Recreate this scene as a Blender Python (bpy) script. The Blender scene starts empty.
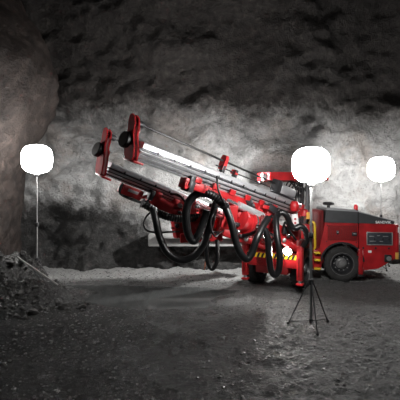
import bpy, bmesh, math, random
from mathutils import Vector, Matrix, noise
random.seed(7)
scene = bpy.context.scene
C = scene.collection
V = Vector

# ------------------------------------------------------------------ camera
FPX, HOR, CAMH = 420.0, 190.0, 2.8           # focal length in pixels (400 px frame), horizon row, eye height
cam_d = bpy.data.cameras.new('camera'); cam = bpy.data.objects.new('camera', cam_d); C.objects.link(cam)
cam.location = (0, 0, CAMH); cam.rotation_euler = (math.pi/2, 0, 0)
cam_d.sensor_width = 36; cam_d.lens = 36*FPX/400; cam_d.shift_y = -(200-HOR)/400
cam_d.clip_end = 200
scene.camera = cam
# ------------------------------------------------------------------ world and exposure
w = bpy.data.worlds.new('world'); scene.world = w; w.use_nodes = True
w.node_tree.nodes['Background'].inputs[0].default_value = (0.9, 0.95, 1.0, 1)
w.node_tree.nodes['Background'].inputs[1].default_value = 0.012
scene.view_settings.view_transform = 'Standard'; scene.view_settings.look = 'None'
scene.view_settings.gamma = 1; scene.view_settings.use_curve_mapping = False
scene.view_settings.exposure = 0.0
LAMP_NEAR, LAMP_RIGHT, LAMP_LEFT, HEADLIGHT, WORKLIGHT = 94, 56, 50, 240, 3500

# ------------------------------------------------------------------ materials
def mat(name, col, rough=0.5, metal=0.0, spec=0.5, vary=0.0, vscale=6, bump=0.0, bscale=40, emit=None, coat=0):
    m = bpy.data.materials.new(name); m.use_nodes = True
    n, l = m.node_tree.nodes, m.node_tree.links
    b = n['Principled BSDF']
    b.inputs['Base Color'].default_value = (*col, 1); b.inputs['Roughness'].default_value = rough
    b.inputs['Metallic'].default_value = metal; b.inputs['Specular IOR Level'].default_value = spec
    b.inputs['Coat Weight'].default_value = coat; b.inputs['Coat Roughness'].default_value = 0.15
    tc = n.new('ShaderNodeTexCoord')
    if vary:
        t = n.new('ShaderNodeTexNoise'); t.inputs['Scale'].default_value = vscale; t.inputs['Detail'].default_value = 6
        l.new(tc.outputs['Object'], t.inputs['Vector'])
        r = n.new('ShaderNodeValToRGB')
        r.color_ramp.elements[0].position = 0.3; r.color_ramp.elements[1].position = 0.7
        r.color_ramp.elements[0].color = (*[c*(1-vary) for c in col], 1)
        r.color_ramp.elements[1].color = (*[min(1, c*(1+vary)) for c in col], 1)
        l.new(t.outputs['Fac'], r.inputs['Fac']); l.new(r.outputs['Color'], b.inputs['Base Color'])
    if bump:
        t2 = n.new('ShaderNodeTexNoise'); t2.inputs['Scale'].default_value = bscale; t2.inputs['Detail'].default_value = 5
        l.new(tc.outputs['Object'], t2.inputs['Vector'])
        bp = n.new('ShaderNodeBump'); bp.inputs['Strength'].default_value = bump; bp.inputs['Distance'].default_value = 0.03
        l.new(t2.outputs['Fac'], bp.inputs['Height']); l.new(bp.outputs['Normal'], b.inputs['Normal'])
    if emit:
        b.inputs['Emission Color'].default_value = (*emit[0], 1); b.inputs['Emission Strength'].default_value = emit[1]
    return m
RED = mat('red_paint', (0.42, 0.014, 0.018), 0.42, vary=0.30, vscale=3, spec=0.5)
HEADP = mat('matt_red_paint', (0.40, 0.013, 0.017), 0.75, vary=0.35, vscale=5, spec=0.12)
DRED = mat('dark_red_paint', (0.14, 0.005, 0.006), 0.5, vary=0.2, vscale=4)
MESHR = mat('red_mesh_grille', (0.30, 0.008, 0.01), 0.6, vary=0.15, vscale=30, bump=0.8, bscale=90)
ALU = mat('aluminium', (0.58, 0.59, 0.61), 0.36, 0.5, vary=0.06, vscale=8)
ALUD = mat('grooved_aluminium', (0.07, 0.07, 0.075), 0.4, 0.6, vary=0.15)
CHROME = mat('chrome_rod', (0.85, 0.86, 0.88), 0.16, 0.9)
STEEL = mat('galvanised_steel', (0.42, 0.42, 0.42), 0.45, 0.6)
DSTEEL = mat('dark_steel', (0.035, 0.035, 0.038), 0.42, 0.3)
BLACK = mat('black_rubber', (0.012, 0.012, 0.013), 0.42, spec=0.6, vary=0.2)
HOSE = mat('black_hose', (0.006, 0.006, 0.0065), 0.36, spec=0.4)
RIMM = mat('dusty_rim', (0.17, 0.17, 0.17), 0.5, 0.2, vary=0.3)
TYRE = mat('tyre_rubber', (0.024, 0.0235, 0.023), 0.7, vary=0.4, bump=0.3)
GREY = mat('charcoal_hood', (0.055, 0.058, 0.062), 0.42, vary=0.1, bump=0.05, bscale=120)
PALEG = mat('pale_grey_hood_top', (0.30, 0.31, 0.32), 0.5, vary=0.1)
YEL = mat('yellow_paint', (0.75, 0.50, 0.02), 0.45)
WHITE = mat('white_lettering', (0.85, 0.85, 0.85), 0.5)
PANEL = mat('control_panel', (0.05, 0.055, 0.065), 0.3, vary=0.3, vscale=20)
BEACON = mat('red_beacon_lens', (0.8, 0.02, 0.03), 0.2)
LENS = mat('headlight_lens', (1, 1, 1), 0.3, emit=((1, 0.98, 0.95), HEADLIGHT))
WLENS = mat('work_light_lens', (1, 1, 1), 0.3, emit=((1, 0.99, 0.97), WORKLIGHT))
AMBER = mat('amber_lens', (0.8, 0.45, 0.1), 0.3)
def lampmat(name, s): return mat(name, (1, 1, 1), 0.6, emit=((1.0, 0.985, 0.96), s))
CONC = mat('pale_concrete', (0.30, 0.30, 0.295), 0.85, vary=0.15, vscale=5, bump=0.3)
ROCKM = mat('dark_rock', (0.035, 0.033, 0.032), 0.6, vary=0.35, vscale=5, bump=0.6, bscale=22)
GRAVEL = mat('wet_gravel_stone', (0.06, 0.059, 0.058), 0.35, vary=0.6, vscale=9)
BAR = mat('weathered_bar', (0.35, 0.34, 0.33), 0.5, vary=0.2)

def ramp(n, pts):
    r = n.new('ShaderNodeValToRGB'); e = r.color_ramp.elements
    e[0].position, e[0].color = pts[0][0], (*pts[0][1], 1)
    e[1].position, e[1].color = pts[-1][0], (*pts[-1][1], 1)
    for p, c in pts[1:-1]:
        k = e.new(p); k.color = (*c, 1)
    return r
def tex(n, l, src, scale, detail=8, rough=0.6, kind='ShaderNodeTexNoise'):
    t = n.new(kind); t.inputs['Scale'].default_value = scale
    if kind == 'ShaderNodeTexNoise':
        t.inputs['Detail'].default_value = detail; t.inputs['Roughness'].default_value = rough
    l.new(src, t.inputs['Vector']); return t
def mixc(n, l, fac, a, b, mode='MIX'):
    m = n.new('ShaderNodeMix'); m.data_type = 'RGBA'; m.blend_type = mode
    for s, v in ((0, fac), (6, a), (7, b)):
        if hasattr(v, 'is_output'): l.new(v, m.inputs[s])
        else: m.inputs[s].default_value = v
    return m.outputs[2]
def mth(n, l, op, a, b=None):
    m = n.new('ShaderNodeMath'); m.operation = op
    for i, v in ((0, a), (1, b)):
        if v is None: continue
        if hasattr(v, 'is_output'): l.new(v, m.inputs[i])
        else: m.inputs[i].default_value = v
    return m.outputs[0]
def rock_wall_material():
    m = bpy.data.materials.new('rock_and_shotcrete'); m.use_nodes = True
    n, l = m.node_tree.nodes, m.node_tree.links; b = n['Principled BSDF']
    geo = n.new('ShaderNodeNewGeometry'); P = geo.outputs['Position']
    sp = n.new('ShaderNodeSeparateXYZ'); l.new(P, sp.inputs[0])
    n1 = tex(n, l, P, 0.7, 8, 0.65); n2 = tex(n, l, P, 4.5, 9, 0.7); n3 = tex(n, l, P, 18, 6, 0.6)
    shot = ramp(n, [(0.28, (0.20, 0.20, 0.20)), (0.40, (0.40, 0.40, 0.398)), (0.60, (0.49, 0.49, 0.487)), (0.8, (0.56, 0.56, 0.56))])
    l.new(n2.outputs['Fac'], shot.inputs['Fac'])
    bro = ramp(n, [(0.50, (1, 1, 1)), (0.62, (0.62, 0.50, 0.42))]); l.new(n1.outputs['Fac'], bro.inputs['Fac'])
    up = mixc(n, l, 0.5, shot.outputs['Color'], bro.outputs['Color'], 'MULTIPLY')
    spots = ramp(n, [(0.30, (0.15, 0.15, 0.15)), (0.40, (1, 1, 1))]); l.new(n3.outputs['Fac'], spots.inputs['Fac'])
    up = mixc(n, l, 0.7, up, spots.outputs['Color'], 'MULTIPLY')
    rock = ramp(n, [(0.3, (0.015, 0.015, 0.016)), (0.52, (0.048, 0.047, 0.046)), (0.75, (0.13, 0.127, 0.122))])
    l.new(n2.outputs['Fac'], rock.inputs['Fac'])
    # bare rock shows below an irregular sprayed edge that is higher on the left
    edge = mth(n, l, 'MULTIPLY', sp.outputs['X'], -0.55)
    edge = mth(n, l, 'ADD', edge, 0.35)
    edge = mth(n, l, 'MINIMUM', edge, 2.35); edge = mth(n, l, 'MAXIMUM', edge, 0.75)
    jit = mth(n, l, 'MULTIPLY', mth(n, l, 'SUBTRACT', n1.outputs['Fac'], 0.5), 1.8)
    jit2 = mth(n, l, 'MULTIPLY', mth(n, l, 'SUBTRACT', n2.outputs['Fac'], 0.5), 1.2)
    d = mth(n, l, 'SUBTRACT', sp.outputs['Z'], mth(n, l, 'ADD', edge, mth(n, l, 'ADD', jit, jit2)))
    d = mth(n, l, 'ADD', mth(n, l, 'MULTIPLY', d, 2.2), 0.5)
    cl = n.new('ShaderNodeClamp'); l.new(d, cl.inputs[0])
    # brownish rock, its colour darkened with height to paint in the dim upper tunnel
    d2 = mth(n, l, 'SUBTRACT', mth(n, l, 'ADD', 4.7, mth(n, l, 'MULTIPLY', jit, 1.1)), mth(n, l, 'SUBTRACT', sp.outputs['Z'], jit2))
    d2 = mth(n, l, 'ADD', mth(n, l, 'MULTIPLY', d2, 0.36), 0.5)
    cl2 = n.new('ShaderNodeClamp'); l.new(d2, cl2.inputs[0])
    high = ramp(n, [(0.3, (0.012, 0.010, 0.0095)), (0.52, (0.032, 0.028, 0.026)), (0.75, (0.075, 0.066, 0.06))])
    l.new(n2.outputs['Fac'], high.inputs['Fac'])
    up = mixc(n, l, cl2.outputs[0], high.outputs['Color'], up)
    l.new(mixc(n, l, cl.outputs[0], rock.outputs['Color'], up), b.inputs['Base Color'])
    b.inputs['Roughness'].default_value = 0.72; b.inputs['Specular IOR Level'].default_value = 0.35
    bs = mth(n, l, 'ADD', mth(n, l, 'MULTIPLY', n2.outputs['Fac'], 1.0), mth(n, l, 'MULTIPLY', n3.outputs['Fac'], 0.35))
    bp = n.new('ShaderNodeBump'); bp.inputs['Strength'].default_value = 0.9; bp.inputs['Distance'].default_value = 0.24
    l.new(bs, bp.inputs['Height']); l.new(bp.outputs['Normal'], b.inputs['Normal'])
    return m
def pillar_material():
    m = bpy.data.materials.new('brown_rock'); m.use_nodes = True
    n, l = m.node_tree.nodes, m.node_tree.links; b = n['Principled BSDF']
    geo = n.new('ShaderNodeNewGeometry'); P = geo.outputs['Position']
    n2 = tex(n, l, P, 3.2, 9, 0.7); n3 = tex(n, l, P, 14, 6, 0.65)
    c = ramp(n, [(0.3, (0.006, 0.004, 0.0033)), (0.5, (0.021, 0.0145, 0.012)), (0.7, (0.052, 0.038, 0.032))])
    l.new(n2.outputs['Fac'], c.inputs['Fac']); l.new(c.outputs['Color'], b.inputs['Base Color'])
    b.inputs['Roughness'].default_value = 0.7; b.inputs['Specular IOR Level'].default_value = 0.35
    bs = mth(n, l, 'ADD', n2.outputs['Fac'], mth(n, l, 'MULTIPLY', n3.outputs['Fac'], 0.5))
    bp = n.new('ShaderNodeBump'); bp.inputs['Strength'].default_value = 0.9; bp.inputs['Distance'].default_value = 0.12
    l.new(bs, bp.inputs['Height']); l.new(bp.outputs['Normal'], b.inputs['Normal'])
    return m
def floor_material():
    m = bpy.data.materials.new('wet_gravel_floor'); m.use_nodes = True
    n, l = m.node_tree.nodes, m.node_tree.links; b = n['Principled BSDF']
    geo = n.new('ShaderNodeNewGeometry'); P = geo.outputs['Position']
    n1 = tex(n, l, P, 0.55, 6, 0.6); n2 = tex(n, l, P, 9, 8, 0.7); n3 = tex(n, l, P, 34, 5, 0.6)
    sp = n.new('ShaderNodeSeparateXYZ'); l.new(P, sp.inputs[0])
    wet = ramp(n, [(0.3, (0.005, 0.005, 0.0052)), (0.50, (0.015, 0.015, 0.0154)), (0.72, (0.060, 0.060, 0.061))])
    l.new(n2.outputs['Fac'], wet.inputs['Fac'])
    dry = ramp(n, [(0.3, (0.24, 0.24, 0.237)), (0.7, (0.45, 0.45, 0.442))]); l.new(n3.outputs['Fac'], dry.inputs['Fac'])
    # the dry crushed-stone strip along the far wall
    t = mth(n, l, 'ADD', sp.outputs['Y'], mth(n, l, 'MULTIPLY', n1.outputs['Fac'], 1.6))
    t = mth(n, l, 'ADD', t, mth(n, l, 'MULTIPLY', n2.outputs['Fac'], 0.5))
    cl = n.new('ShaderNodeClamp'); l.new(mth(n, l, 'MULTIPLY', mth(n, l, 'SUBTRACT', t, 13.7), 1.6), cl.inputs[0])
    midlit = mth(n, l, 'MULTIPLY', mth(n, l, 'SUBTRACT', mth(n, l, 'ADD', t, mth(n, l, 'MULTIPLY', n1.outputs['Fac'], 2.4)), 10.6), 0.085)
    midlit = mth(n, l, 'MAXIMUM', mth(n, l, 'MINIMUM', midlit, 0.34), 0.0)          # floor colour lightened in patches towards the rig, painting in the brighter middle
    drylit = mth(n, l, 'MAXIMUM', cl.outputs[0], midlit)
    # scattered paler stones pressed into the mud
    vo = tex(n, l, P, 16, kind='ShaderNodeTexVoronoi'); sv = n.new('ShaderNodeSeparateColor'); l.new(vo.outputs['Color'], sv.inputs[0])
    pick = ramp(n, [(0.66, (0, 0, 0)), (0.95, (1, 1, 1))]); l.new(sv.outputs[0], pick.inputs['Fac'])
    core = ramp(n, [(0.25, (1, 1, 1)), (0.45, (0, 0, 0))]); l.new(vo.outputs['Distance'], core.inputs['Fac'])
    fl_ = mth(n, l, 'MULTIPLY', mth(n, l, 'MULTIPLY', pick.outputs['Color'], core.outputs['Color']), 0.85)
    wetc = mixc(n, l, fl_, wet.outputs['Color'], (0.15, 0.15, 0.15, 1))
    l.new(mixc(n, l, drylit, wetc, dry.outputs['Color']), b.inputs['Base Color'])
    rr = ramp(n, [(0.40, (0.30,)*3), (0.62, (0.55,)*3)]); l.new(n1.outputs['Fac'], rr.inputs['Fac'])
    wx = mth(n, l, 'ADD', mth(n, l, 'MULTIPLY', sp.outputs['X'], 0.3), mth(n, l, 'ADD', mth(n, l, 'MULTIPLY', n1.outputs['Fac'], 1.2), 0.1))
    wc = n.new('ShaderNodeClamp'); l.new(wx, wc.inputs[0])                       # the ruts around the puddle are the wettest
    rwet = mixc(n, l, wc.outputs[0], (0.13, 0.13, 0.13, 1), rr.outputs['Color'])
    l.new(mixc(n, l, cl.outputs[0], rwet, (0.85, 0.85, 0.85, 1)), b.inputs['Roughness'])
    b.inputs['Specular IOR Level'].default_value = 0.5
    bs = mth(n, l, 'ADD', mth(n, l, 'ADD', n2.outputs['Fac'], mth(n, l, 'MULTIPLY', fl_, 0.25)), mth(n, l, 'MULTIPLY', n3.outputs['Fac'], 0.4))
    bp = n.new('ShaderNodeBump'); bp.inputs['Strength'].default_value = 1.0; bp.inputs['Distance'].default_value = 0.14
    l.new(bs, bp.inputs['Height']); l.new(bp.outputs['Normal'], b.inputs['Normal'])
    return m
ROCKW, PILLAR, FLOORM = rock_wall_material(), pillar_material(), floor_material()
WATER = mat('muddy_water', (0.06, 0.062, 0.062), 0.08, spec=0.6, bump=0.03, bscale=3)

# ------------------------------------------------------------------ mesh helpers
def P(px, py, d):
    """a place in the tunnel: d metres ahead of the eye point, seen at column px, row py"""
    return V(((px-200)/FPX*d, d, CAMH-(py-HOR)/FPX*d))
def frame(o, x, y, z):
    m = Matrix.Identity(4)
    for i, a in enumerate((x, y, z)):
        for j in range(3): m[j][i] = a[j]
    for j in range(3): m[j][3] = o[j]
    return m
class MB:
    def __init__(s): s.v, s.f = [], []
    def add(s, vs, fs, M=None):
        b = len(s.v)
        s.v += [tuple(M @ V(p)) if M else tuple(p) for p in vs]
        s.f += [tuple(b+i for i in f) for f in fs]
        return s
    def box(s, c, size, M=None, bev=0.0):
        bm = bmesh.new(); bmesh.ops.create_cube(bm, size=1)
        for v in bm.verts: v.co = V((v.co.x*size[0]+c[0], v.co.y*size[1]+c[1], v.co.z*size[2]+c[2]))
        if bev: bmesh.ops.bevel(bm, geom=bm.edges[:], offset=bev, segments=2, affect='EDGES', profile=0.5)
        bm.verts.index_update()
        s.add([v.co.copy() for v in bm.verts], [[v.index for v in f.verts] for f in bm.faces], M); bm.free(); return s
    def beam(s, p0, p1, wd, ht, up=V((0, 0, 1)), bev=0.0):
        p0, p1 = V(p0), V(p1); d = p1-p0; L = d.length; x = d/L
        y = V(up).cross(x).normalized(); z = x.cross(y)
        return s.box((L/2, 0, 0), (L, wd, ht), frame(p0, x, y, z), bev)
    def lathe(s, prof, o, axis, n=24, caps=True):
        a = V(axis).normalized(); t = V((0, 0, 1)) if abs(a.z) < 0.9 else V((1, 0, 0))
        x = a.cross(t).normalized(); y = a.cross(x); o = V(o); vs, fs = [], []
        for r, h in prof:
            for k in range(n):
                an = 2*math.pi*k/n; vs.append(o+a*h+(x*math.cos(an)+y*math.sin(an))*max(r, 1e-4))
        for i in range(len(prof)-1):
            for k in range(n):
                fs.append((i*n+k, i*n+(k+1) % n, (i+1)*n+(k+1) % n, (i+1)*n+k))
        if caps: fs.append(tuple(range(n))[::-1]); fs.append(tuple((len(prof)-1)*n+k for k in range(n)))
        return s.add(vs, fs)
    def cyl(s, p0, p1, r, n=16, r1=None):
        p0, p1 = V(p0), V(p1); L = (p1-p0).length
        return s.lathe([(r, 0), (r if r1 is None else r1, L)], p0, p1-p0, n)
    def prism(s, pts, h0, h1, M):
        n = len(pts); vs = [(p[0], p[1], h0) for p in pts]+[(p[0], p[1], h1) for p in pts]
        fs = [(i, (i+1) % n, n+(i+1) % n, n+i) for i in range(n)]+[tuple(range(n))[::-1], tuple(range(n, 2*n))]
        return s.add(vs, fs, M)
    def tube(s, path, r, n=10, step=0.05, ribs=0.0, closed_ends=True):
        pts = catmull(path, step); m = len(pts); vs, fs = [], []
        prev = None
        for i, p in enumerate(pts):
            t = (pts[min(i+1, m-1)]-pts[max(i-1, 0)]).normalized()
            if prev is None:
                a = V((0, 0, 1)) if abs(t.z) < 0.9 else V((1, 0, 0)); x = t.cross(a).normalized()
            else: x = (prev-t*prev.dot(t)).normalized()
            prev = x; y = t.cross(x)
            rr = r*(1-ribs if i % 2 else 1)
            for k in range(n):
                an = 2*math.pi*k/n; vs.append(p+(x*math.cos(an)+y*math.sin(an))*rr)
        for i in range(m-1):
            for k in range(n): fs.append((i*n+k, i*n+(k+1) % n, (i+1)*n+(k+1) % n, (i+1)*n+k))
        fs.append(tuple(range(n))[::-1]); fs.append(tuple((m-1)*n+k for k in range(n)))
        return s.add(vs, fs)
    def build(s, name, material, parent=None, smooth=True, angle=35, kind=None, origin=None):
        vs = [V(p) for p in s.v]
        if origin is None:
            lo = [min(p[i] for p in vs) for i in range(3)]; hi = [max(p[i] for p in vs) for i in range(3)]
            origin = V(((lo[0]+hi[0])/2, (lo[1]+hi[1])/2, (lo[2]+hi[2])/2))
        me = bpy.data.meshes.new(name); me.from_pydata([tuple(p-origin) for p in vs], [], s.f)
        bm = bmesh.new(); bm.from_mesh(me); bmesh.ops.recalc_face_normals(bm, faces=bm.faces[:]); bm.to_mesh(me); bm.free()
        me.materials.append(material)
        if smooth:
            me.polygons.foreach_set('use_smooth', [True]*len(me.polygons)); me.set_sharp_from_angle(angle=math.radians(angle))
        o = bpy.data.objects.new(name, me); C.objects.link(o)
        link(o, parent, origin)
        if kind: o['kind'] = kind
        return o
def wpos(o):
    p = V(o.location)
    while o.parent: o = o.parent; p += V(o.location)
    return p
def link(o, parent, world):
    if parent: o.parent = parent; o.location = V(world)-wpos(parent)
    else: o.location = world
def catmull(path, step):
    p = [V(q) for q in path]; p = [p[0]*2-p[1]]+p+[p[-1]*2-p[-2]]; out = []
    for i in range(1, len(p)-2):
        k = max(2, int((p[i+1]-p[i]).length/step))
        for j in range(k):
            t = j/k; a, b, c, d = p[i-1], p[i], p[i+1], p[i+2]
            out.append(0.5*((2*b)+(c-a)*t+(2*a-5*b+4*c-d)*t*t+(3*b-a-3*c+d)*t**3))
    out.append(p[-2]); return out
def tag(o, label=None, cat=None, group=None, kind=None):
    for k, v in (('label', label), ('category', cat), ('group', group), ('kind', kind)):
        if v: o[k] = v
    return o
def empty(name, loc):
    o = bpy.data.objects.new(name, None); C.objects.link(o); o.location = loc; o.empty_display_size = 0.2; return o
def fbm(p, oct=4, f=1.0):
    s = 0; a = 1
    for _ in range(oct):
        s += a*noise.noise(p*f); a *= 0.5; f *= 2.1
    return s
def grid(nu, nv, fn):
    m = MB(); m.v = [tuple(fn(i/(nu-1), j/(nv-1))) for j in range(nv) for i in range(nu)]
    m.f = [(j*nu+i, j*nu+i+1, (j+1)*nu+i+1, (j+1)*nu+i) for j in range(nv-1) for i in range(nu-1)]
    return m
def sheet(name, m, material, sharp=180):
    me = bpy.data.meshes.new(name); me.from_pydata(m.v, [], m.f); me.materials.append(material)
    me.polygons.foreach_set('use_smooth', [True]*len(me.polygons))
    o = bpy.data.objects.new(name, me); C.objects.link(o); return o

# ------------------------------------------------------------------ setting: rock tunnel
def smooth(a, b, x):
    t = min(1, max(0, (x-a)/(b-a))); return t*t*(3-2*t)
WALLY = 15.3
def far_wall(u, v):
    x = -17+34*u; z = -0.4+12.0*v
    y = WALLY + 1.3*smooth(2.5, 6.5, x) - 0.35*smooth(0.9, 0, z)                       # toe of broken rock
    y -= 1.2*smooth(6.0, 11.5, z)**1.5                        # the wall leans over towards the roof
    q = V((x*0.35, 0, z*0.5)); y += 0.55*fbm(q+V((4, 0, 2)), 3)
    rough = 0.12+0.09*smooth(2.6, 0.4, z+0.13*x)
    y += rough*fbm(V((x*1.9, 3, z*2.2)), 4)+0.25*rough*noise.cell(V((x*3.1, 8, z*3.4)))
    # deep diagonal cleft on the left
    c = abs((z-4.9)+0.42*(x+3.6)); y += 0.5*smooth(0.55, 0, c)*smooth(0.5, -1.5, x)
    return V((x, y, z))
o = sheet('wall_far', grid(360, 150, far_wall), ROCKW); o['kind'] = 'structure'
o['label'] = 'far tunnel wall of sprayed grey rock, bare and dark along its foot'
def roof(u, v):
    x = -17+34*u; y = 17.0-28*v
    z = 10.6+0.5*math.sin(min(1, v*1.6)*math.pi/2)+0.45*fbm(V((x*0.3, y*0.3, 7)), 3)+0.1*fbm(V((x*1.3, y*1.3, 3)), 3)
    return V((x, y, z))
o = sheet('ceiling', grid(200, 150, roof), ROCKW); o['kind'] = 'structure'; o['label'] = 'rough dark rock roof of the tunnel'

COLC = V((-9.1, 12.6, 0))
def col_r(z):
    pts = [(-0.5, 3.5), (0.6, 3.35), (1.6, 3.35), (2.6, 3.45), (3.6, 3.65), (4.6, 4.05), (5.6, 4.5), (6.3, 4.6), (7.5, 4.2), (9, 3.4), (12, 2.5)]
    for (a, ra), (b, rb) in zip(pts, pts[1:]):
        if z <= b: return ra+(rb-ra)*(z-a)/(b-a)
    return pts[-1][1]
def pillar(u, v):
    z = -0.4+11.6*v; an = -math.pi*0.95+math.pi*1.25*u
    d = V((math.cos(an), math.sin(an), 0)); r = col_r(z)
    q = COLC+d*r+V((0, 0, z))
    r += 0.18*fbm(q*0.55+V((9, 1, 0)), 3)+0.08*fbm(q*2.4, 4)
    return COLC+d*r+V((0, 0, z))
o = sheet('wall_left', grid(240, 130, pillar), PILLAR); o['kind'] = 'structure'
o['label'] = 'brown overhanging rock corner at the left, beside the lamp'

PUD = [(P(px, py, FPX*CAMH/(py-HOR)).x, FPX*CAMH/(py-HOR)) for px, py in
       [(66, 284), (110, 283.5), (150, 284.5), (200, 286), (243, 289), (222, 293), (214, 300), (200, 306), (165, 309), (120, 308), (92, 303), (84, 297), (100, 291), (78, 288)]]
def pud_dist(x, y):
    ins = False; best = 9
    for (ax, ay), (bx, by) in zip(PUD, PUD[1:]+PUD[:1]):
        if (ay > y) != (by > y) and x < (bx-ax)*(y-ay)/(by-ay)+ax: ins = not ins
        L = (bx-ax)**2+(by-ay)**2; t = max(0, min(1, ((x-ax)*(bx-ax)+(y-ay)*(by-ay))/L))
        best = min(best, math.hypot(x-ax-t*(bx-ax), y-ay-t*(by-ay)))
    return best if ins else -best
WLEV = -0.035
def heap(x, y):
    A, B = V((-5.2, 10.3)), V((-3.15, 10.6))
    d = B-A; t = max(0, min(1, (V((x, y))-A).dot(d)/d.length_squared)); c = A+d*t
    h = 1.58*(1-t**1.6)+0.10
    k = (y-c.y); fall = 0.95 if k < 0 else 1.9
    if x > B.x: h -= (x-B.x)*0.5
    return max(0, h-abs(k)*fall) if h > 0 else 0
def ground(x, y):
    z = 0.03*fbm(V((x*0.8, y*0.8, 1)), 2)+0.040*fbm(V((x*3.2, y*3.2, 5)), 3)+0.022*noise.noise(V((x*12, y*12, 2)))
    z += 0.012*math.sin(y*4.2+0.9*x+1.8*noise.noise(V((x*0.5, y*0.5, 8))))
    if -5 < x < 2.2 and 8.5 < y < 14:
        s = pud_dist(x, y)+0.18*noise.noise(V((x*1.7, y*1.7, 4)))
        k = smooth(-0.15, 0.2, s); z = z*(1-0.75*k)-0.075*k
    h = heap(x, y)
    if h > 0: z += h*(0.9+0.25*fbm(V((x*2, y*2, 3)), 3))+0.035*fbm(V((x*6, y*6, 1)), 2)*min(1, h*4)
    return z
def floor_fn(u, v):
    x = -10+20*u; y = 2.6+14.9*v; return V((x, y, ground(x, y)))
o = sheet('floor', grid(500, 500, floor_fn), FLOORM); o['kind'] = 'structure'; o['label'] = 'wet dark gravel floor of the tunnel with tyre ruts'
def pud_fn(u, v): return V((-4.6+6.4*u, 9.2+4.2*v, WLEV))
def puddle_mesh():
    m = MB(); n = 64
    for j in range(n):
        for i in range(n):
            x0, x1 = -4.6+6.4*i/n, -4.6+6.4*(i+1)/n; y0, y1 = 9.2+4.2*j/n, 9.2+4.2*(j+1)/n
            if pud_dist((x0+x1)/2, (y0+y1)/2) > -0.35:
                b = len(m.v); m.v += [(x0, y0, WLEV), (x1, y0, WLEV), (x1, y1, WLEV), (x0, y1, WLEV)]; m.f.append((b, b+1, b+2, b+3))
    return m
o = sheet('puddle', puddle_mesh(), WATER); tag(o, 'shallow muddy puddle on the floor below the drill feeds', 'puddle')

# pale concrete sill along the foot of the far wall
m = MB(); a = P(148, 241, 14.45); b = P(262, 241, 14.55)
m.box(((a.x+b.x)/2, 15.2, 1.06), (b.x-a.x, 1.5, 0.42), bev=0.04)
m.box(((a.x+b.x)/2-0.15, 14.40, 1.20), (b.x-a.x-0.9, 0.3, 0.10), bev=0.02)
o = m.build('trim_1', CONC); o['kind'] = 'structure'; o['label'] = 'pale concrete sill at the foot of the far wall behind the hoses'

# ------------------------------------------------------------------ loose rocks
def rock_mesh(seed, name='rock'):
    bm = bmesh.new(); bmesh.ops.create_icosphere(bm, subdivisions=2, radius=1)
    for v in bm.verts:
        k = 1+0.38*noise.noise(v.co*1.3+V((seed*3.1, 0, 0)))+0.2*noise.cell(v.co*1.7+V((seed, seed, 0)))
        v.co = V((v.co.x*k, v.co.y*k*0.8, v.co.z*k*0.62))
    me = bpy.data.meshes.new(name); bm.to_mesh(me); bm.free(); me.materials.append(ROCKM); return me
RM = [rock_mesh(i) for i in range(6)]
placed = []
for i in range(520):
    t = random.random(); x = -5.1+2.4*random.random()**0.8; y = 10.45-1.5*random.random()*(1 if x < -3.6 else 0.6)+0.1
    if heap(x, y) < 0.02 and random.random() < 0.45: continue
    s = random.choice((0.05, 0.06, 0.08, 0.10, 0.13, 0.16))
    if any(math.hypot(x-a, y-b) < (s+c)*0.98 for a, b, c in placed) or abs((y-10.0)-(x+4.36)*0.40) < s+0.08: continue
    placed.append((x, y, s)); o = bpy.data.objects.new('rock', RM[i % 6]); C.objects.link(o)
    o.location = (x, y, ground(x, y)+s*0.15); o.scale = (s, s, s)
    o.rotation_euler = (random.uniform(-.5, .5), random.uniform(-.5, .5), random.uniform(0, 6.28))
    tag(o, 'dark jagged rock in the rubble heap below the left lamp', 'rock', 'rocks of the rubble heap')
m = MB()
ico = [v.co.copy() for v in (lambda b: (bmesh.ops.create_icosphere(b, subdivisions=1, radius=1), b)[1])(bmesh.new()).verts]
_b = bmesh.new(); bmesh.ops.create_icosphere(_b, subdivisions=1, radius=1); _b.verts.index_update()
icov = [v.co.copy() for v in _b.verts]; icof = [[v.index for v in f.verts] for f in _b.faces]; _b.free()
for i in range(5200):
    y = 5.4+9.1*random.random()**0.7; x = random.uniform(-0.5, 0.5)*y*1.02
    if pud_dist(x, y) > -0.05 and random.random() < 0.93: continue
    if (V((x, y))-V((COLC.x, COLC.y))).length < 4.2: continue
    s = random.choice((0.010, 0.012, 0.016, 0.02, 0.03)); z = ground(x, y); a = random.random()*6.28
    sx, sy, sz = s*random.uniform(.8, 1.5), s*random.uniform(.7, 1.1), s*random.uniform(.4, .8)
    m.add([(x+p.x*sx*math.cos(a)-p.y*sy*math.sin(a), y+p.x*sx*math.sin(a)+p.y*sy*math.cos(a), z+p.z*sz) for p in icov], icof)
o = m.build('gravel', GRAVEL, smooth=False, kind='stuff', origin=V((0, 0, 0)))
tag(o, 'loose dark gravel strewn over the wet tunnel floor', 'gravel')
m = MB(); m.beam(P(17, 257, 10.0), P(58, 285, 10.35), 0.07, 0.035, bev=0.008)
o = m.build('long_bar', BAR); tag(o, 'long pale bar lying down the slope of the rubble heap', 'bar')

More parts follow.
